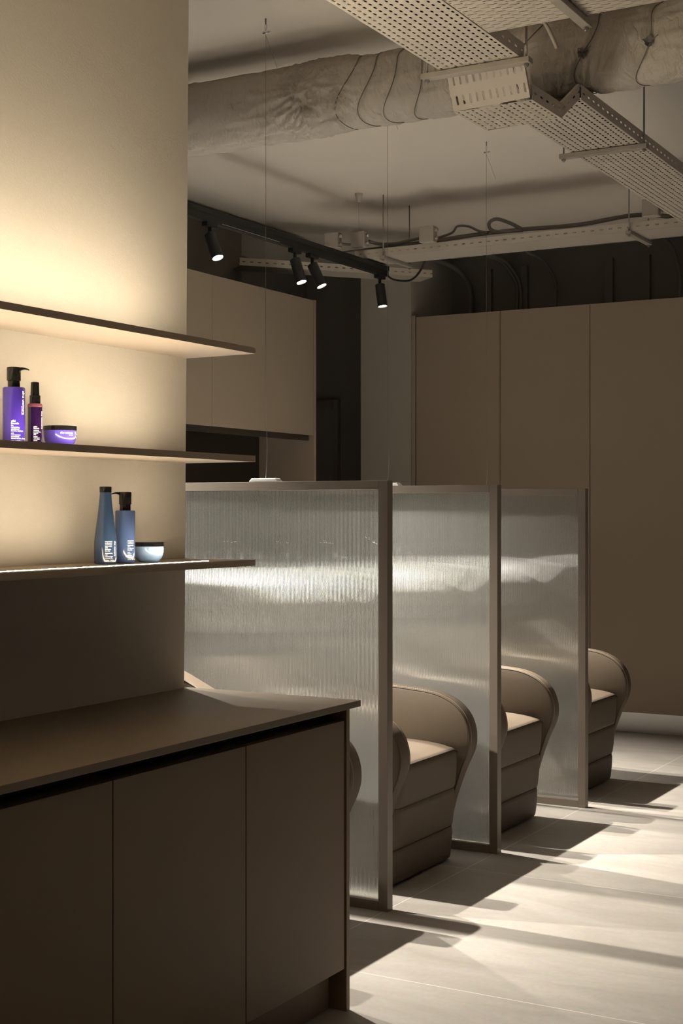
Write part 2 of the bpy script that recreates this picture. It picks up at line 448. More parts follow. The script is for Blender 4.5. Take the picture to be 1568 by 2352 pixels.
wrap_text('label_print', [('y\u00fbbi\nblonde', 0.0052, -0.0035, 0.0465, 0, 0.0001, 0.85),
    ('anti-brass\nmoisturizing\nleave-in\nmist', 0.0036, -0.0035, 0.0375, 0, 0.0001, 0.95),
    ('brume\nhydratante\nanti-reflets\njaunes', 0.0036, -0.0035, 0.0225, 0, 0.0001, 0.95),
    ('100ml', 0.0042, -0.0035, 0.0062, 0, 0.00015, 0.9)], r, M['text'], t)
wrap_text('upright_lettering', [('shu uemura', 0.0095, 0.0185, 0.088, 1, 0.0002, 1)], r, M['text'], t)
def jar(x, y, z, m, lab, txt):
    t = thing('cream_jar', lab, 'jar', (x, y, z), 'hair mask jars on the shelves', face_cam(x, y))
    R0 = 0.0425
    prof = [(0, 0.0), (0.024, 0.0), (0.027, 0.0008), (0.032, 0.006), (0.0375, 0.014), (0.0405, 0.022), (0.0418, 0.031), (0.042, 0.0435), (0.039, 0.0435)]
    P = [(p.x, p.y) for p in cr([(a, b, 0) for a, b in prof[2:7]], 5)]
    bm = bmesh.new(); lathe(bm, prof[:2] + P + prof[7:], 64); autosmooth(done('body', bm, m, t), 40)
    bm = bmesh.new(); lathe(bm, cap_prof(R0 + 0.0004, 0.0435, 0.0555, 0.001), 64); autosmooth(done('lid', bm, M['cap'], t))
    wrap_text('label_print', [('shu uemura', 0.0075, 0.0005, 0.0345, 0, 0.00022, 1), ('art of hair', 0.0033, 0.0235, 0.0300, 0, 0.0001, 1),
        ('y\u00fbbi\nblonde' if txt else 'muroto\nvolume', 0.0042, 0.0440, 0.0375, 0, 0.0001, 0.9), ('mask\nmasque', 0.0036, 0.044, 0.029, 0, 0.0001, 0.9)], lambda z: 0.0418, M['text'], t)
jar(2.820, BY + 0.008, 1.565, M['purple_jar'], 'low round violet jar with black lid on the middle shelf', True)
jar(3.192, BY + 0.008, 1.2605, M['paleblue'], 'low round pale blue jar with black lid on the lowest shelf', False)
# blue tapered shampoo
x, y = 2.999, BY + 0.005; t = thing('shampoo_bottle', 'tall tapering slate blue bottle with small black cap on the lowest shelf', 'bottle', (x, y, 1.2605), 'hair care bottles on the shelves', face_cam(x, y))
prof = [(0.0300, 0.004), (0.0305, 0.05), (0.0285, 0.075), (0.0245, 0.105), (0.0195, 0.145), (0.0165, 0.175), (0.0155, 0.192)]
P = [(p.x, p.y) for p in cr([(a, b, 0) for a, b in prof], 8)]
def srad(z, P=P):
    for (a, b), (c, d) in zip(P, P[1:]):
        if b <= z <= d: return a + (c - a) * (z - b) / max(d - b, 1e-6)
    return P[0][0]
bm = bmesh.new(); lathe(bm, [(0, 0), (0.0265, 0), (0.029, 0.001)] + P + [(0, 0.192)], 56); autosmooth(done('body', bm, M['slate'], t))
bm = bmesh.new(); lathe(bm, cap_prof(0.0162, 0.192, 0.2075)); autosmooth(done('cap', bm, M['cap'], t))
wrap_text('label_print', [('muroto\nvolume', 0.0066, -0.0015, 0.0588, 0, 0.0001, 0.85),
    ('lightweight\ncare\nshampoo\nfine hair', 0.0043, -0.0015, 0.0475, 0, 0.0001, 1.0),
    ('shampooing\nsoin\nvolume l\u00e9ger\ncheveux fins', 0.0043, -0.0015, 0.0285, 0, 0.0001, 1.0),
    ('300ml  10 fl.oz', 0.0046, -0.0015, 0.0092, 0, 0.00018, 0.9)], srad, M['text'], t)
wrap_text('upright_lettering', [('shu uemura', 0.0085, 0.0265, 0.062, 1, 0.0002, 1)], srad, M['text'], t)
# blue pump
x, y = 3.083, BY + 0.005; t = thing('pump_bottle', 'steel blue pump bottle with black dispenser on the lowest shelf', 'bottle', (x, y, 1.2605), 'hair care bottles on the shelves', face_cam(x, y))
r = 0.0272; bm = bmesh.new(); lathe(bm, [(0, 0), (r - 0.0035, 0), (r - 0.001, 0.0015), (r, 0.005), (r, 0.141), (r - 0.0015, 0.1435), (0.015, 0.144), (0, 0.144)], 56); autosmooth(done('body', bm, M['slate2'], t))
pump(t, 0.144, 0.163, 0.160, 0.1945, 0.0148, 0.0170, -1)
wrap_text('label_print', [('muroto\nvolume', 0.0066, 0.0065, 0.0593, 0, 0.0001, 0.85),
    ('lightweight\ncare\nconditioner\nfine hair', 0.0043, 0.0065, 0.0480, 0, 0.0001, 1.0),
    ('soin\nlissant\nvolume\nl\u00e9ger', 0.0043, 0.0065, 0.0290, 0, 0.0001, 1.0),
    ('250ml  8.4 fl.oz', 0.0046, 0.0065, 0.0097, 0, 0.00018, 0.9)], r, M['text'], t)

# ------------------------------------------------------------------ fluted glass partitions
def make_partition(x, lab):
    y0, y1, H = 2.318, 3.37, 1.511
    t = thing('glass_partition', lab, 'partition', (x, y0, 0), 'fluted glass partitions between the wash chairs')
    for a in (0, y1 - y0 - 0.036):
        bm = bmesh.new(); bx(bm, -0.02, 0.02, a, a + 0.036, 0, H, 0.0008); done('post', bm, M['frame'], t)
    L0, L1 = 0.0365, y1 - y0 - 0.0365
    bm = bmesh.new(); bx(bm, -0.02, 0.02, L0, L1, H - 0.031, H, 0.0008); done('top_rail', bm, M['frame'], t)
    bm = bmesh.new(); bx(bm, -0.02, 0.02, L0, L1, 0, 0.033, 0.0008); done('bottom_rail', bm, M['frame'], t)
    # glass: flat back, half-round ribs on the other face
    bm = bmesh.new(); pitch = 0.0053; n = int((L1 - L0) / pitch); seg = 20
    pts = []
    for i in range(n):
        for j in range(seg):
            u = j / seg
            pts.append((-0.0022 - 0.0019 * math.sqrt(max(0, 1 - (2 * u - 1) ** 2)), L0 + (i + u) * pitch))
    pts.append((-0.0022, L0 + n * pitch))
    z0, z1 = 0.034, H - 0.032
    lo = [bm.verts.new((a, b, z0)) for a, b in pts]; hi = [bm.verts.new((a, b, z1)) for a, b in pts]
    for k in range(len(pts) - 1): bm.faces.new((lo[k], hi[k], hi[k + 1], lo[k + 1]))
    b0, b1 = bm.verts.new((0.003, pts[0][1], z0)), bm.verts.new((0.003, pts[-1][1], z0))
    c0, c1 = bm.verts.new((0.003, pts[0][1], z1)), bm.verts.new((0.003, pts[-1][1], z1))
    bm.faces.new((b0, b1, c1, c0)); bm.faces.new((lo[0], b0, c0, hi[0])); bm.faces.new((lo[-1], hi[-1], c1, b1))
    bm.faces.new(lo + [b1, b0]); bm.faces.new(list(reversed(hi)) + [c0, c1])
    g = done('glass_panel', bm, M['fluted'], t); g['label'] = 'vertically ribbed translucent glass'
    # white bracket on the top rail
    yw = 2.835 - y0
    bm = bmesh.new(); bx(bm, -0.019, 0.019, yw - 0.062, yw + 0.062, H, H + 0.013, 0.003)
    for v in bm.verts:
        if v.co.z > H + 0.006: v.co.y = yw + (v.co.y - yw) * 0.86
    br = done('bracket', bm, M['white'], t); br['label'] = 'white bracket'
    bm = bmesh.new()
    for q in (-0.045, -0.015, 0.018, 0.045): lathe(bm, [(0, 0), (0.0018, 0), (0.0018, 0.0025), (0, 0.0038)], 8, (-0.005, yw + q, H + 0.013))
    done('screw', bm, M['chrome'], br)
    bend = random.uniform(-0.01, 0.01)
    p = [(0, yw, H + 0.014), (0, yw - 0.006, H + 0.10), (0.0, yw - 0.004, H + 0.22), (0, yw, H + 0.4), (0, yw, 2.4), (0, yw, 3.175)]
    tube_obj('suspension_wire', [v for v in cr(p, 5)], 0.0008, M['steel'], t, 6)
    bm = bmesh.new(); tube(bm, [(0, yw + 0.012, 3.17), (0, yw - 0.012, 3.17)], 0.0045, 10); tube(bm, [(0, yw - 0.013, 3.17), (0, yw - 0.020, 3.17)], 0.0030, 10)
    done('wire_gripper', bm, M['chrome'], t, True)
    bm = bmesh.new()
    tube(bm, cr([(0, yw, 3.175), (0, yw + 0.004, 3.19), (0, yw, 3.205), (0, yw - 0.004, 3.19), (0, yw, 3.175)], 4), 0.0007, 6)
    tube(bm, [(0, yw, 3.199), (0, yw, CZ)], 0.0030, 8)
    tube(bm, [(0, yw, 3.16), (0.0, yw - 0.05, 3.03)], 0.0007, 6)
    done('ceiling_hook', bm, M['steel'], t, True)
    return t
make_partition(4.425, 'fluted glass partition nearest the counter, the largest of the three')
make_partition(5.390, 'middle fluted glass partition between the first and second full chairs')
make_partition(6.432, 'farthest fluted glass partition, beside the chair nearest the tall cabinets')

# ------------------------------------------------------------------ wash chairs
HW = 0.342
def make_chair():
    t = thing('wash_chair', 'x', 'chair', (0, 2.9, 0), 'beige leather wash chairs in a row')
    oy = 2.9
    prof = [(2.470, .012), (2.462, .12), (2.440, .24), (2.402, .36), (2.372, .43), (2.361, .49), (2.371, .550), (2.400, .600),
            (2.450, .640), (2.530, .668), (2.65, .680), (2.77, .690), (2.90, .722), (3.00, .765), (3.08, .800), (3.16, .832), (3.22, .82),
            (3.245, .76), (3.24, .5), (3.22, .25), (3.18, .012)]
    fr = [(p.x - oy, p.y) for p in cr([(a, b, 0) for a, b in prof[:16]], 5)]
    def yback(z):
        bp_ = [(3.18, .012), (3.22, .25), (3.24, .5), (3.245, .74), (3.235, .80), (3.175, .8325)]
        for (a, b), (c, d) in zip(bp_, bp_[1:]):
            if z <= d: return a + (c - a) * (z - b) / (d - b) - oy
        return bp_[-1][0] - oy
    fr = [q for k, q in enumerate(fr) if k == 0 or q[1] > fr[k - 1][1] + 1e-4]
    bkp = [(max(yback(z), y + 0.004), z) for y, z in fr]
    nf = len(fr)
    P = fr + list(reversed(bkp))
    n = len(P)
    nrm = []
    for i in range(n):
        a = P[i - 1]; b = P[(i + 1) % n]
        d = Vector((b[0] - a[0], b[1] - a[1])).normalized(); nrm.append((-d.y, d.x))   # candidate, oriented below
    cxm = sum(p[0] for p in P) / n; czm = sum(p[1] for p in P) / n
    sgn = 1 if sum((cxm - p[0]) * q[0] + (czm - p[1]) * q[1] for p, q in zip(P, nrm)) > 0 else -1
    def ring(bm, side, f, ins):
        out = []
        for (yy, zz), (ny, nz) in zip(P, nrm):
            Y = yy + sgn * ny * ins; Z = max(0.012, zz + sgn * nz * ins)
            ow = HW - 0.062 * max(0, (0.46 - zz) / 0.46) ** 1.2
            th = 0.084 if zz > 0.46 else 0.084 - 0.058 * min(1, (0.46 - zz) / 0.32)
            th = max(th, 0.026)
            out.append(bm.verts.new((side * (ow - th * (1 - f)), Y, Z)))
        return out
    for side in (-1, 1):
        bm = bmesh.new()
        spec = [(0.0, 0.009), (0.06, 0.002), (0.13, 0.0), (0.5, -0.001), (0.87, 0.0), (0.94, 0.002), (1.0, 0.009)]
        rings = [ring(bm, side, f, i) for f, i in spec]
        for A, B in zip(rings, rings[1:]):
            for k in range(n): bm.faces.new((A[k], A[(k + 1) % n], B[(k + 1) % n], B[k]))
        for Rg in (rings[0], rings[-1]):
            for k in range(nf - 1): bm.faces.new((Rg[k], Rg[k + 1], Rg[n - 2 - k], Rg[n - 1 - k]))
        a = autosmooth(done('armrest', bm, M['leather'], t), 50)
        # piping on both rim edges and a row of pale stitches
        bm = bmesh.new()
        rgs = []
        tmp = bmesh.new()
        for f in (0.03, 0.97):
            rg = [v.co.copy() for v in ring(tmp, side, f, 0.0035)]
            tube(bm, rg[8:nf], 0.0015, 6)
        st = [v.co.copy() for v in ring(tmp, side, 0.2, -0.0012)][22:60]
        tmp.free()
        done('piping', bm, M['seam'], a, True)
        bm = bmesh.new()
        stl = cr(st, 3)
        for k in range(0, len(stl) - 1, 1):
            p, q = stl[k], stl[k + 1]; d = q - p
            m_ = int(max(1, d.length / 0.006))
            for j in range(m_):
                tube(bm, [p + d * (j / m_), p + d * ((j + 0.5) / m_)], 0.0008, 4)
        done('stitching', bm, M['thread'], a)
    # seat: upholstered box with rounded front, crowned top
    sw = HW - 0.088
    def cushion(bm, ys, zs, wfun, crown, nx=18):
        rows = []
        for (yy, zz) in zip(ys, zs):
            row = []
            for i in range(nx + 1):
                u = -1 + 2 * i / nx
                row.append(bm.verts.new((u * wfun(zz), yy - oy, zz + crown * (1 - u ** 4))))
            rows.append(row)
        for A, B in zip(rows, rows[1:]):
            for i in range(nx): bm.faces.new((A[i], A[i + 1], B[i + 1], B[i]))
        return rows
    # one closed skin in the YZ plane: front face, top
    def wf(z): return sw - 0.002 + (0.0 if z > 0.40 else -0.0)
    sec = []   # (y, z) from the bottom of the front, up and back
    zseams = (0.140, 0.297)
    N = 46
    for i in range(N + 1):
        z = 0.012 + (0.432 - 0.012) * i / N
        y = 2.447 - 0.043 * (z / 0.43)
        for s_ in zseams: y += 0.0055 * math.exp(-((z - s_) / 0.006) ** 2)
        y -= 0.004 * abs(math.sin(math.pi * (z + 0.017) / 0.157)) if z > 0.012 else 0
        sec.append((y, z))
    for a_ in range(1, 9):
        q = R(90) * a_ / 8
        sec.append((2.402 + 0.030 * (1 - math.cos(q)) - 0.0, 0.432 + 0.030 * math.sin(q)))
    for i in range(1, 22):
        u = i / 21; yy = 2.432 + 0.52 * u
        z = 0.462 + 0.022 * math.sin(math.pi * min(1, u * 1.15)) ** 0.7 - 0.006 * u
        z -= 0.004 * math.exp(-((yy - 2.66) / 0.006) ** 2)
        sec.append((yy, z))
    bm = bmesh.new(); nx = 26; rows = []
    for (yy, zz) in sec:
        row = []
        for i in range(nx + 1):
            u = -1 + 2 * i / nx
            wx = sw - 0.001 + 0.024 * max(0, min(1, (0.42 - zz) / 0.3))
            edge = max(0, abs(u) - 0.86) / 0.14
            y2 = yy + 0.016 * edge ** 2.2 * (1 if zz < 0.47 else 0)
            z2 = zz - 0.018 * edge ** 2.2 * (1 if yy > 2.405 and zz > 0.43 else 0)
            row.append(bm.verts.new((u * wx, y2 - oy, z2)))
        rows.append(row)
    for A, B in zip(rows, rows[1:]):
        for i in range(nx): bm.faces.new((A[i], A[i + 1], B[i + 1], B[i]))
    # close the body below and behind
    f0, f1 = rows[0], rows[-1]
    bk = [bm.verts.new((v.co.x, 3.16 - oy, 0.012)) for v in f0]
    bt = [bm.verts.new((v.co.x, 3.16 - oy, f1[0].co.z)) for v in f1]
    for A, B in ((f0, bk), (bk, bt), (bt, f1)):
        for i in range(nx): bm.faces.new((A[i], A[i + 1], B[i + 1], B[i]))
    for s_ in (0, nx):
        bm.faces.new([r_[s_] for r_ in rows] + [bt[s_], bk[s_]])
    seat = autosmooth(done('seat', bm, M['leather'], t), 50)
    bm = bmesh.new()
    tube(bm, [(u * (sw - 0.004), 2.409 - oy, 0.4535 - 0.016 * max(0, (abs(u) - 0.86) / 0.14) ** 2.2) for u in [-1 + 0.1 * k for k in range(21)]], 0.0026, 6)
    tube(bm, [(u * (sw - 0.004), 2.66 - oy, 0.4815) for u in (-0.95, 0.95)], 0.0014, 6)
    for s_ in zseams:
        yy = 2.447 - 0.043 * (s_ / 0.43) + 0.0030
        wq = sw - 0.002 + 0.024 * max(0, min(1, (0.42 - s_) / 0.3))
        tube(bm, [(u * wq, yy - oy + 0.016 * max(0, (abs(u) - 0.86) / 0.14) ** 2.2, s_) for u in [-1 + 0.1 * k for k in range(21)]], 0.0018, 6)
    done('seam', bm, M['seam'], seat, True)
    # reclined backrest
    sec = cr([(2.93, .44, 0), (2.90, .50, 0), (2.955, .62, 0), (3.00, .73, 0), (3.04, .81, 0), (3.07, .845, 0), (3.10, .845, 0), (3.12, .81, 0), (3.11, .7, 0), (3.09, .46, 0)], 5)
    bm = bmesh.new(); rows = []
    for p in sec:
        row = []
        for i in range(17):
            u = -1 + i / 8
            pull = 0.014 * max(0, abs(u) - 0.7) / 0.3
            wz = (sw - 0.003) * (1 if p.y < 0.70 else 1 - 0.4 * ((p.y - 0.70) / 0.15) ** 1.8)
            row.append(bm.verts.new((u * wz, p.x - oy + pull * (1 if p.x < 3.06 else -1), p.y)))
        rows.append(row)
    for A, B in zip(rows, rows[1:] + rows[:1]):
        for i in range(16): bm.faces.new((A[i], A[i + 1], B[i + 1], B[i]))
    for s_ in (0, 16): bm.faces.new([r_[s_] for r_ in rows])
    autosmooth(done('backrest', bm, M['leather'], t), 60)
    return t
def copy_tree(o, parent=None):
    c = o.copy(); COL.objects.link(c); c.parent = parent
    for ch in list(o.children): copy_tree(ch, c)
    return c
chair_x = [3.961, 4.933, 5.846, 6.890]
chair_l = ['beige leather wash chair nearest the camera, mostly hidden behind the counter end',
           'beige leather wash chair between the nearest and the middle glass partitions',
           'beige leather wash chair between the middle and the farthest glass partitions',
           'beige leather wash chair beyond the farthest partition, closest to the tall cabinets']
ch0 = make_chair()
for i, x in enumerate(chair_x):
    c = ch0 if i == 0 else copy_tree(ch0)
    c.location = (x, 2.9, 0); c['label'] = chair_l[i]

# ------------------------------------------------------------------ wash basins behind the chairs
def make_basin():
    t = thing('wash_basin', 'x', 'basin', (0, 3.42, 0), 'white wash basins behind the partitions')
    bm = bmesh.new()
    lathe(bm, [(0, 0), (0.15, 0), (0.15, 0.02), (0.13, 0.05), (0.12, 0.5), (0.13, 0.90), (0, 0.90)], 40, (0, 0.04, 0), 1.0, 0.7)
    done('pedestal', bm, M['leather_dark'], t, True)
    bm = bmesh.new()
    prof = [(0, .00), (.09, .005), (.16, .03), (.215, .09), (.245, .17), (.262, .215), (.262, .228), (.235, .228), (.222, .20), (.19, .12), (.14, .06), (.08, .035), (0, .03)]
    P = [(p.x, p.y) for p in cr([(a, b, 0) for a, b in prof], 3)]
    lathe(bm, [(max(a, 0), b) for a, b in P], 56, (0, -0.04, 0.90), 1.0, 1.18)
    for v in bm.verts:
        u = v.co.y + 0.04
        v.co.z += 0.10 * u          # tilts up towards the hairdresser
        # neck cut-out at the front
        if v.co.z > 1.03 and v.co.y < -0.2:
            v.co.z -= 0.07 * math.exp(-(v.co.x / 0.085) ** 2) * min(1, (-0.2 - v.co.y) / 0.1)
    autosmooth(done('bowl', bm, M['ceramic'], t), 60)
    bm = bmesh.new()
    tube(bm, cr([(0.10, 0.235, 1.145), (0.10, 0.235, 1.21), (0.09, 0.20, 1.235), (0.07, 0.13, 1.225), (0.065, 0.11, 1.20)], 6), 0.009, 10)
    tube(bm, [(0.10, 0.235, 1.20), (0.10, 0.27, 1.23)], 0.006, 8)
    done('tap', bm, M['chrome'], t, True)
    return t
b0 = make_basin()
for i, x in enumerate(chair_x):
    c = b0 if i == 0 else copy_tree(b0)
    c.location = (x, 3.42, 0)
    c['label'] = ['white wash basin behind the wash chair nearest the camera',
                  'white wash basin seen blurred through the nearest fluted glass partition',
                  'white wash basin seen blurred through the middle fluted glass partition',
                  'white wash basin seen blurred through the farthest fluted glass partition'][i]

# ------------------------------------------------------------------ tall cabinets on the back wall
ye = [4.335, 3.717, 3.098, 2.478, 1.858]
lab = ['tall taupe cabinet door nearest the grey column', 'tall taupe cabinet between the column-side cabinet and the right-hand one',
       'tall taupe cabinet at the right edge of the photo', 'tall taupe cabinet just outside the right edge of the photo']
for i in range(4):
    a, b = ye[i + 1], ye[i]
    t = thing('tall_cabinet', lab[i], 'cabinet', (8.655, b, 0), 'tall cabinets along the back wall')
    box('carcass', 8.677, 9.255, a + 0.0005, b - 0.0005, 0.145, 2.722, M['channel'], t)
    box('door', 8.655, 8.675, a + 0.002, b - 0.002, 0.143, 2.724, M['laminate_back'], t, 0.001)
    box('plinth', 8.79, 8.80, a + 0.0005, b - 0.0005, 0, 0.145, M['alu'], t)
    if i == 0:
        box('filler_panel', 8.650, 9.25, 4.339, 4.366, 0, 2.735, M['laminate_back'], t, 0.001)

# ------------------------------------------------------------------ wall cabinets on the left
xe = [5.391, 5.933, 6.476, 7.019, 7.570]
lab = ['taupe wall cabinet mostly hidden behind the shelf wall', None, 'narrow visible taupe wall cabinet directly beside the shelf wall',
       'taupe wall cabinet in the middle, above the dark niche', 'taupe wall cabinet at the right end of its row, beside the door']
for i in range(1, 4):
    a, b = xe[i], xe[i + 1]
    t = thing('wall_cabinet', lab[i + 1], 'cabinet', (a, 4.5, 1.87), 'wall cabinets above the dark niche')
    box('carcass', a + 0.0005, b - 0.0005, 4.522, 4.90, 1.878, 2.70, M['channel'], t)
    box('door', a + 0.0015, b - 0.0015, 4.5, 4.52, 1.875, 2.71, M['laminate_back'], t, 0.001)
    box('light_rail', a + 0.0005, b - 0.0005, 4.535, 4.56, 1.842, 1.878, M['channel'], t)
    if i == 3:
        box('end_panel', 7.573, 7.60, 4.498, 4.915, 0, 2.714, M['laminate_back'], t, 0.001)
o = box('niche_panel', 5.4, 7.57, 4.90, 4.915, 0.9, 1.878, M['mirror']); tag(o, 'dark glossy back panel in the niche below the wall cabinets', 'panel')
o = box('low_cabinet', 5.4, 7.568, 4.52, 4.897, 0, 0.9, M['laminate_back'], bev=0.002); tag(o, 'low taupe cabinet run under the dark niche behind the partitions', 'cabinet')

# ------------------------------------------------------------------ insulated duct
def px2y(px, X):
    k = (px - 784) / 3267; return X * (0.4939 - 0.8695 * k) / (0.8695 + 0.4939 * k)
DX, DZ, DR = 4.78, 3.008, 0.140
seams = [px2y(p, DX - 0.1) for p in (797, 848, 905, 972, 1060, 1205, 1352, 1492, 1640)] + [4.6]
def duct():
    bm = bmesh.new(); y0, y1 = -1.6, 5.55; ny = 760; na = 110
    gx, gz = px2y(735, DX - 0.1), 0
    rows = []
    for i in range(ny + 1):
        y = y0 + (y1 - y0) * i / ny; row = []
        for k in range(na):
            a = 2 * math.pi * k / na
            ca, sa = math.cos(a), math.sin(a)
            r = DR
            for s_ in seams:
                sk = s_ - 0.05 * sa - 0.02 * math.sin(3 * a + s_ * 7)
                d = abs(y - sk)
                if d < 0.3:
                    r -= 0.010 * math.exp(-(d / 0.012) ** 2) + 0.006 * math.exp(-(d / 0.06) ** 2)
            p = Vector((ca * 1.2, y * 2.2, sa * 1.2))
            r += 0.006 * noise.fractal(p * 2.0, 0.7, 2.0, 4)
            # creases stretched round the wrap
            q = Vector((a * 1.0 + 2.2 * noise.noise(p * 1.5), y * 13.0, 0.3))
            r += 0.0035 * (1 - abs(noise.noise(q)) * 2.6)
            # gathered folds fanning out of one point
            ang = math.atan2((a - math.pi * 1.02) * 0.14, (y - gx)); dist = math.hypot((a - math.pi * 1.02) * 0.14, y - gx)
            if 0.005 < dist < 0.6:
                wv = math.sin(ang * 19 + 3 * noise.noise(p * 3)) ** 2
                r += 0.013 * wv * math.exp(-((dist - 0.09) / 0.13) ** 2) * (1 if y > gx - 0.1 else 0.6)
            row.append(bm.verts.new((DX + r * ca, y, DZ + r * sa)))
        rows.append(row)
    for A, B in zip(rows, rows[1:]):
        for k in range(na): bm.faces.new((A[k], A[(k + 1) % na], B[(k + 1) % na], B[k]))
    bm.faces.new(rows[0]); bm.faces.new(rows[-1])
    m = bpy.data.materials.new('duct_wrap'); m.use_nodes = True
    nt = m.node_tree; N = nt.nodes; L = nt.links; b = N['Principled BSDF']
    b.inputs['Base Color'].default_value = (0.46, 0.415, 0.35, 1); b.inputs['Roughness'].default_value = 0.6
    tc = N.new('ShaderNodeTexCoord'); mp = N.new('ShaderNodeMapping'); mp.inputs['Scale'].default_value = (14, 26, 14)
    n1 = N.new('ShaderNodeTexNoise'); n1.inputs['Scale'].default_value = 1.0; n1.inputs['Detail'].default_value = 7; n1.inputs['Distortion'].default_value = 1.5
    bp = N.new('ShaderNodeBump'); bp.inputs['Strength'].default_value = 0.85; bp.inputs['Distance'].default_value = 0.010
    L.new(tc.outputs['Object'], mp.inputs[0]); L.new(mp.outputs[0], n1.inputs['Vector']); L.new(n1.outputs['Fac'], bp.inputs['Height']); L.new(bp.outputs[0], b.inputs['Normal'])
    t = thing('insulated_duct', 'fat crumpled fabric-wrapped air duct crossing under the ceiling', 'duct', (0, 0, 0))
    d = done('duct_wrap', bm, m, t, True)
    for s_ in seams[:-1]:
        pts = []
        for k in range(48):
            a = 2 * math.pi * k / 48
            y = s_ - 0.05 * math.sin(a) - 0.02 * math.sin(3 * a + s_ * 7)
            pts.append((DX + (DR - 0.0072) * math.cos(a), y, DZ + (DR - 0.0072) * math.sin(a)))
        tube_obj('tie_cord', pts, 0.0016, M['cable'], t, 6, True, True)
    # torn patches where the pins come through
    for s_ in (seams[6], seams[7]):
        bm = bmesh.new(); a = math.pi * 1.08
        y = s_ - 0.05 * math.sin(a) - 0.02 * math.sin(3 * a + s_ * 7)
        c = Vector((DX + DR * math.cos(a), y, DZ + DR * math.sin(a)))
        ct = bm.verts.new(c + Vector((0.006, 0, 0)))
        rg = []
        for k in range(14):
            q = 2 * math.pi * k / 14; rr = random.uniform(0.012, 0.026)
            rg.append(bm.verts.new(c + Vector((-0.004 + random.uniform(-0.005, 0.003), rr * math.cos(q), rr * math.sin(q)))))
        for k in range(14): bm.faces.new((ct, rg[k], rg[(k + 1) % 14]))
        tube(bm, [c + Vector((-0.002, 0, 0)), c + Vector((-0.012, -0.035, 0.014))], 0.0015, 5)
        done('torn_patch', bm, M['cable'], t)
    return t
duct()

# ------------------------------------------------------------------ cable trays
def tray(name, path, wd, m, t, fh=0.050, fl=M['tray_flange']):
    """path: centre points on the underside; the tray is a U of sheet metal with rims; horizontal in its width"""
    bm = bmesh.new(); uv = bm.loops.layers.uv.new('UVMap'); us = [0]
    P = [Vector(p) for p in path]
    for a, b in zip(P, P[1:]): us.append(us[-1] + (b - a).length)
    rows = []
    for i, p in enumerate(P):
        d = Vector((0, 0, 0))
        if i > 0: d += (P[i] - P[i - 1]).normalized()
        if i < len(P) - 1: d += (P[i + 1] - P[i]).normalized()
        s = Vector((0, 0, 1)).cross(d).normalized()
        h = Vector((0, 0, fh)); hw = wd / 2
        rows.append([bm.verts.new(q) for q in (p - s * (hw - 0.010) + h, p - s * hw + h, p - s * hw, p + s * hw, p + s * hw + h, p + s * (hw - 0.010) + h)])
    vv = [0.002, 0.002, 0, 0, 0, 0]
    for i in range(len(P) - 1):
        A, B = rows[i], rows[i + 1]
        for k in range(5):
            f = bm.faces.new((A[k], B[k], B[k + 1], A[k + 1]))
            if k == 2: v0, v1, mi = 0.0, wd, 0
            elif k in (1, 3): v0, v1, mi = (0.0, 0.05, 1)
            else: v0, v1, mi = (0.0, 0.001, 1)
            f.material_index = mi
            for lp, (u_, v_) in zip(f.loops, ((us[i], v0), (us[i + 1], v0), (us[i + 1], v1), (us[i], v1))): lp[uv].uv = (u_, v_)
    me = bpy.data.meshes.new(name); bm.to_mesh(me); bm.free()
    me.materials.append(m); me.materials.append(fl)
    o = link(name, me, None, t)
    sd = o.modifiers.new('sheet', 'SOLIDIFY'); sd.thickness = 0.0015; sd.offset = 0
    return o
yc, tw = 1.825, 0.275
t = thing('cable_tray', 'large perforated cable tray running away along the ceiling at top right', 'cable tray', (0, 0, 0))
a1 = tray('tray_section', [(1.2, yc + 0.01, 2.812), (4.14, yc + 0.01, 2.812)], tw, M['tray'], t)
tray('tray_section', [(4.198, yc + 0.005, 2.700), (4.447, yc, 2.700)], tw, M['tray'], t)
tray('tray_section', [(4.60, yc - 0.01, 2.800), (7.16, yc + 0.005, 2.800)], tw, M['tray'], t)
r1 = tray('tray_ramp', [(4.142, yc + 0.01, 2.818), (4.19, yc + 0.005, 2.702)], tw + 0.004, M['tray_ramp'], t, 0.02)
tray('tray_ramp', [(4.45, yc, 2.700), (4.597, yc - 0.01, 2.800)], tw - 0.004, M['tray_ramp'], t)
# support bars under it
def bar(name, x, y0, y1, z, t, along='y', wdt=0.034, rods=True):
    bm = bmesh.new()
    if along == 'y':
        bx(bm, x - wdt / 2, x + wdt / 2, y0, y1, z - 0.018, z, 0.0015)
    else: bx(bm, y0, y1, x - wdt / 2, x + wdt / 2, z - 0.018, z, 0.0015)
    o = done(name, bm, M['tray_plain'], t)
    for q in (y0 + 0.014, y1 - 0.014):
        if rods:
            p = (x, q) if along == 'y' else (q, x)
            tube_obj('threaded_rod', [(p[0], p[1], z - 0.03), (p[0], p[1], CZ)], 0.0035, M['steel'], t, 8)
            bm = bmesh.new(); lathe(bm, [(0, 0), (0.008, 0), (0.008, 0.007), (0, 0.007)], 6, (p[0], p[1], z - 0.026)); done('nut', bm, M['steel'], t)
bar('support_bar', 4.115, 1.665, 2.035, 2.808, t)
bar('support_bar', 5.262, 1.655, 2.005, 2.797, t, wdt=0.03)
t2 = thing('cable_tray', 'slotted cable tray branching off sideways at the top right corner', 'cable tray', (0, 0, 0))
tray('tray_section', [(3.70, -1.6, 2.812), (3.70, yc - tw / 2 + 0.005, 2.812)], 0.31, M['tray_long'], t2)
bar('support_bar', 1.405, 3.50, 3.905, 2.808, t2, 'x', 0.03)
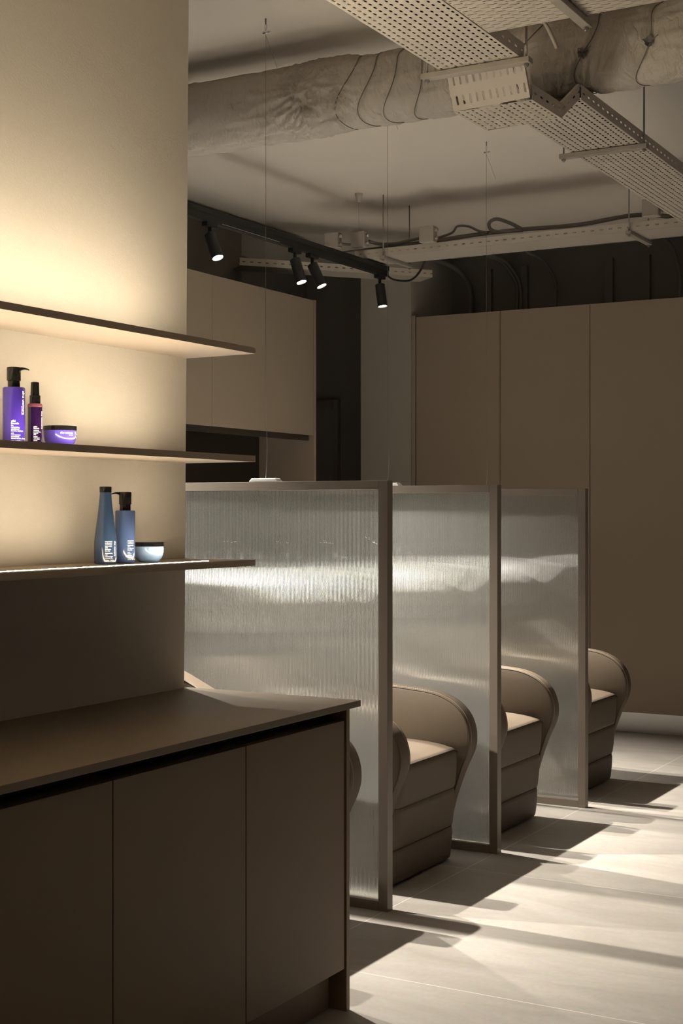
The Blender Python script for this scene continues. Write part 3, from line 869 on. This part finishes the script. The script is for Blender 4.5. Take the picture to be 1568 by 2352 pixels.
for k in range(9):
    yk = yc - 0.1045 + 0.0265 * k
    for (xa, xb, z_) in ((2.6, 4.10, 2.829), (4.64, 7.0, 2.817)):
        wv = [(xa + (xb - xa) * q / 8, yk + random.uniform(-0.0006, 0.0006), z_ + random.uniform(0, 0.003)) for q in range(9)]
        o = tube_obj('cable', cr(wv, 4), 0.0122, M['cable_dark'], None, 8); tag(o, 'dark cable lying inside the large perforated tray, seen only through its slots', 'cable', 'cables inside the large perforated tray')
for k in range(10):
    xk = 3.70 - 0.13 + 0.0289 * k
    wv = [(xk + random.uniform(-0.0012, 0.0012), -1.2 + 2.82 * q / 8, 2.829 + random.uniform(0, 0.003)) for q in range(9)]
    o = tube_obj('cable', cr(wv, 4), 0.0122, M['cable_dark'], None, 8); tag(o, 'dark cable lying inside the slotted side tray, seen only through its slots', 'cable', 'cables inside the slotted side tray')
# tray before the back wall
t3 = thing('cable_tray', 'narrow-looking cable tray with junction boxes along the back of the ceiling', 'cable tray', (0, 0, 0))
BX, BZ = 7.36, 2.872
tray('tray_section', [(BX, 0.2, BZ), (BX, 4.02, BZ)], 0.26, M['tray_long'], t3, 0.045)
bar('support_bar', px2y(877, BX - 0.16), BX - 0.16, BX + 0.2, BZ - 0.002, t3, 'x', 0.03)
bar('support_bar', px2y(1442, BX - 0.16), BX - 0.16, BX + 0.2, BZ - 0.002, t3, 'x', 0.03)
t4 = thing('cable_tray', 'dim cable tray behind the black spotlights above the wall cabinets', 'cable tray', (0, 0, 0))
tray('tray_section', [(7.27, 4.88, 2.90), (8.25, 4.06, 2.90)], 0.20, M['tray_long'], t4, 0.045)
# junction boxes standing on the back tray's near rim
def jbox(px, py, lab, s=0.09):
    X = BX - 0.13; y = px2y(px, X)
    k = (px - 784) / 3267
    d = X * 0.8695 + y * 0.4939
    zc = 1.4 + (1176 - py) * d / 3267
    t = thing('junction_box', lab, 'junction box', (X - 0.03, y, zc - s / 2), 'junction boxes on the back cable tray')
    bm = bmesh.new(); bx(bm, -s * 0.3, s * 0.3, -s / 2, s / 2, 0, s, 0.006); done('housing', bm, M['box'], t)
    for q in (-0.25, 0.25):
        bm = bmesh.new(); tube(bm, [(0, -s / 2, s * (0.5 + q)), (0, -s / 2 - 0.015, s * (0.5 + q))], 0.010, 10); done('cable_gland', bm, M['box'], t, True)
jbox(770, 555, 'leftmost grey junction box on the back cable tray, slightly tilted')
jbox(831, 553, 'grey junction box second from the left, under the small white cone')
jbox(988, 541, 'grey junction box above the cable feeding the black track')
jbox(1500, 481, 'grey junction box at the right end under the perforated tray')
# cables lying in the back tray
def cable(pts, r, lab, grp='cables on the back tray', m=None):
    o = tube_obj('cable', cr(pts, 8), r, m or M['cable'], None, 8); tag(o, lab, 'cable', grp)
XN = BX - 0.02
def tp(px, py, dx=0.0):
    """point above the back tray on the line of sight, dx metres from its near rim"""
    X = BX - 0.12 + dx; y = px2y(px, X); d = X * 0.8695 + y * 0.4939
    return (X, y, 1.4 + (1176 - py) * d / 3267)
cable([tp(760, 585, .08), tp(860, 572, .08), tp(1000, 553, .1), tp(1100, 538, .12), tp(1200, 527, .12), tp(1330, 516, .12), tp(1460, 494, .10), tp(1560, 500, .1)], 0.012, 'thick dark cable lying along the back tray')
cable([tp(985, 552, .1), tp(1035, 536, .1), tp(1050, 520, .1), tp(1075, 520, .1), tp(1098, 530, .1), tp(1120, 535, .1)], 0.007, 'dark cable arching out of the tray left of the long loop')
cable([tp(1196, 525, .1), tp(1170, 512, .08), tp(1140, 503, .06), tp(1123, 512, .05), tp(1126, 526, .05), tp(1145, 532, .07), tp(1200, 529, .1)], 0.010, 'grey looped conduit rising from the back tray at its centre')
cable([tp(785, 560, .02), tp(802, 562, .02), tp(818, 560, .02)], 0.008, 'short pale cable between the two left junction boxes')
cable([tp(846, 554, .02), tp(870, 560, .04), tp(905, 560, .06), tp(940, 552, .08), tp(975, 545, .05)], 0.010, 'dark cable sagging between the second and third junction boxes')
cable([tp(738, 582, .02), tp(742, 566, .02), tp(752, 559, .02), tp(762, 560, .02)], 0.009, 'pale bent conduit left of the first junction box', m=M['box'])

# pipes on the back wall
def wpipe(px, bend_y, lab, r=0.013, shift=0.0):
    y = px2y(px, 9.24)
    o = tube_obj('conduit', cr([(9.24, y, 2.738), (9.24, y, 2.8), (9.24, y, 2.95), (9.22, y + 0.015, 3.03), (9.12, y + bend_y * .4, 3.13), (8.95, y + bend_y, 3.18), (8.75, y + bend_y * 1.3, 3.195)], 6), r, M['dark_pipe'], None, 10)
    tag(o, lab, 'pipe', 'conduits on the dark back wall')
M['dark_pipe'] = mat('painted_conduit', (0.16, 0.145, 0.125), 0.6)
wpipe(1080, 0.20, 'leftmost bent conduit on the dark back wall above the cabinets', 0.017)
wpipe(1187, 0.16, 'left one of the pair of conduits side by side on the back wall', 0.011)
wpipe(1195, 0.16, 'right one of the pair of conduits side by side on the back wall', 0.011)
wpipe(1276, 0.16, 'single conduit right of the pair on the back wall', 0.010)
wpipe(1561, 0.05, 'conduit at the right edge of the photo on the dark back wall', 0.014)

# ------------------------------------------------------------------ black track with spots
TY, TZ = 3.955, 2.80
t = thing('lighting_track', 'long black lighting track hanging below the ceiling on the left', 'lighting track', (0, TY, TZ))
bm = bmesh.new(); bx(bm, 3.75, 7.50, -0.018, 0.018, 0.0, 0.034, 0.002); bx(bm, 3.75, 7.50, -0.022, 0.022, 0.034, 0.062, 0.003)
done('rail', bm, M['black'], t)
bm = bmesh.new(); bx(bm, 5.75, 6.28, -0.019, -0.0182, 0.004, 0.007); done('copper_edge', bm, M['chrome'], t)
for q in (3.9, 4.6):
    tube_obj('hanger', [(q, 0, 0.062), (q, 0, CZ - TZ)], 0.001, M['steel'], t, 6)
o = tube_obj('cable', cr([(7.50, 3.955, 2.815), (7.56, 3.93, 2.79), (7.64, 3.86, 2.795), (7.67, 3.80, 2.87), (7.62, 3.74, 2.97), (7.50, 3.70, 3.0)], 8), 0.0065, M['black'], None, 8)
tag(o, 'black feed cable curving from the end of the lighting track', 'cable')
def spot(x, y, z, aim, lab, grp, power, size=66, length=0.135, rad=0.029, down=0.0):
    t = thing('spotlight', lab, 'spotlight', (x, y, z), grp)
    bm = bmesh.new(); bx(bm, -0.045, 0.045, -0.016, 0.016, -0.022, 0, 0.003); done('adapter', bm, M['black'], t)
    tube_obj('stem', [(0, 0, -0.022), (0, 0, -0.062)], 0.009, M['black'], t, 10)
    d = (Vector(aim) - Vector((x, y, z - 0.1))).normalized()
    Q = d.to_track_quat('-Z', 'Y').to_matrix().to_4x4()
    top = Vector((0, 0, -0.055))
    bm = bmesh.new()
    lathe(bm, [(0, 0.0), (rad - 0.003, 0), (rad, -0.003), (rad, -length), (rad - 0.0025, -length), (rad - 0.0025, -length + 0.010), (0, -length + 0.010)], 32)
    bmesh.ops.transform(bm, matrix=Matrix.Translation(top) @ Q, verts=bm.verts)
    autosmooth(done('housing', bm, M['black'], t))
    bm = bmesh.new(); lathe(bm, [(0, -length + 0.0085), (rad - 0.003, -length + 0.0085), (rad - 0.003, -length + 0.006), (0, -length + 0.004)], 32)
    bmesh.ops.transform(bm, matrix=Matrix.Translation(top) @ Q, verts=bm.verts)
    e = done('lens', bm, M['lens'], t); e['label'] = 'glowing round lens'
    ld = bpy.data.lights.new('spot_lamp', 'SPOT'); ld.energy = power; ld.color = SPOT_COL
    ld.spot_size = R(size); ld.spot_blend = 1.0; ld.shadow_soft_size = 0.022
    lo = bpy.data.objects.new('spot_lamp', ld); COL.objects.link(lo); lo.parent = t
    lo.matrix_local = Matrix.Translation(top + d * (length + 0.004)) @ Q
g = 'black spotlights on the track'
spot(3.95, TY, TZ, (4.1, 2.9, 0.0), 'black spotlight hidden behind the shelf wall, nearest the camera', g, SPOT_W * 0.55)
spot(4.48, TY, TZ, (4.55, 2.6, 0.0), 'black spotlight hidden behind the shelf wall, second on the track', g, SPOT_W, 76)
spot(5.672, TY, TZ, (5.4, 2.72, 0.0), 'black tilted spotlight nearest the lit beige wall', g, SPOT_W)
spot(6.46, TY, TZ, (6.35, 3.0, 0.0), 'left spotlight of the close pair in the middle of the track', g, SPOT_W)
spot(6.64, TY, TZ, (6.8, 2.7, 0.0), 'right spotlight of the close pair, tilted', g, SPOT_W * 0.7)
spot(7.42, TY, TZ, (7.3, 3.5, 0.0), 'single spotlight near the far end of the track', g, SPOT_W * 0.33)

# second track, added out of view: its spots bounce fill light off the floor
t = thing('lighting_track', 'unseen black track added to carry the fill spotlights over the open floor to the right', 'lighting track', (0, -0.6, 2.70))
bm = bmesh.new(); bx(bm, 1.0, 8.2, -0.018, 0.018, 0, 0.034, 0.002); done('rail', bm, M['black'], t)
for q in (1.6, 4.4, 7.4): tube_obj('hanger', [(q, 0, 0.034), (q, 0, CZ - 2.70)], 0.003, M['black'], t, 6)
for x in (2.0, 3.8, 5.6, 7.4):
    spot(x, -0.6, 2.70, (x, -0.75, 0.0), 'unseen black fill spotlight added over the open floor to the right', 'added fill spotlights on the unseen right-hand track', FILL_SPOT_W, 80)

# ------------------------------------------------------------------ small things on the ceiling
o = tube_obj('conduit', cr([(5.6, 4.87, 3.195), (6.8, 4.87, 3.195), (7.8, 4.87, 3.195), (8.0, 4.86, 3.18), (8.1, 4.83, 3.12), (8.12, 4.78, 3.0)], 8), 0.013, M['box'], None, 10)
tag(o, 'pale conduit clipped to the ceiling just above and behind the lighting track', 'pipe')
t = thing('ceiling_cone', 'small white cone on the ceiling with a thin wire hanging down', 'ceiling rose', (7.12, 3.931, CZ))
bm = bmesh.new(); lathe(bm, [(0, 0), (0.022, 0), (0.022, -0.004), (0.011, -0.050), (0, -0.052)], 24); done('cone', bm, M['box'], t, True)
tube_obj('wire', [(0, 0, -0.05), (0, 0, -0.27)], 0.0008, M['steel'], t, 6)
o = tube_obj('cable', cr([(4.10, 1.66, 3.18), (4.09, 1.645, 3.05), (4.10, 1.65, 2.96), (4.14, 1.62, 2.9), (4.17, 1.60, 2.84)], 6), 0.006, M['box'], None, 8)
tag(o, 'pale cable hanging beside the large perforated tray', 'cable')
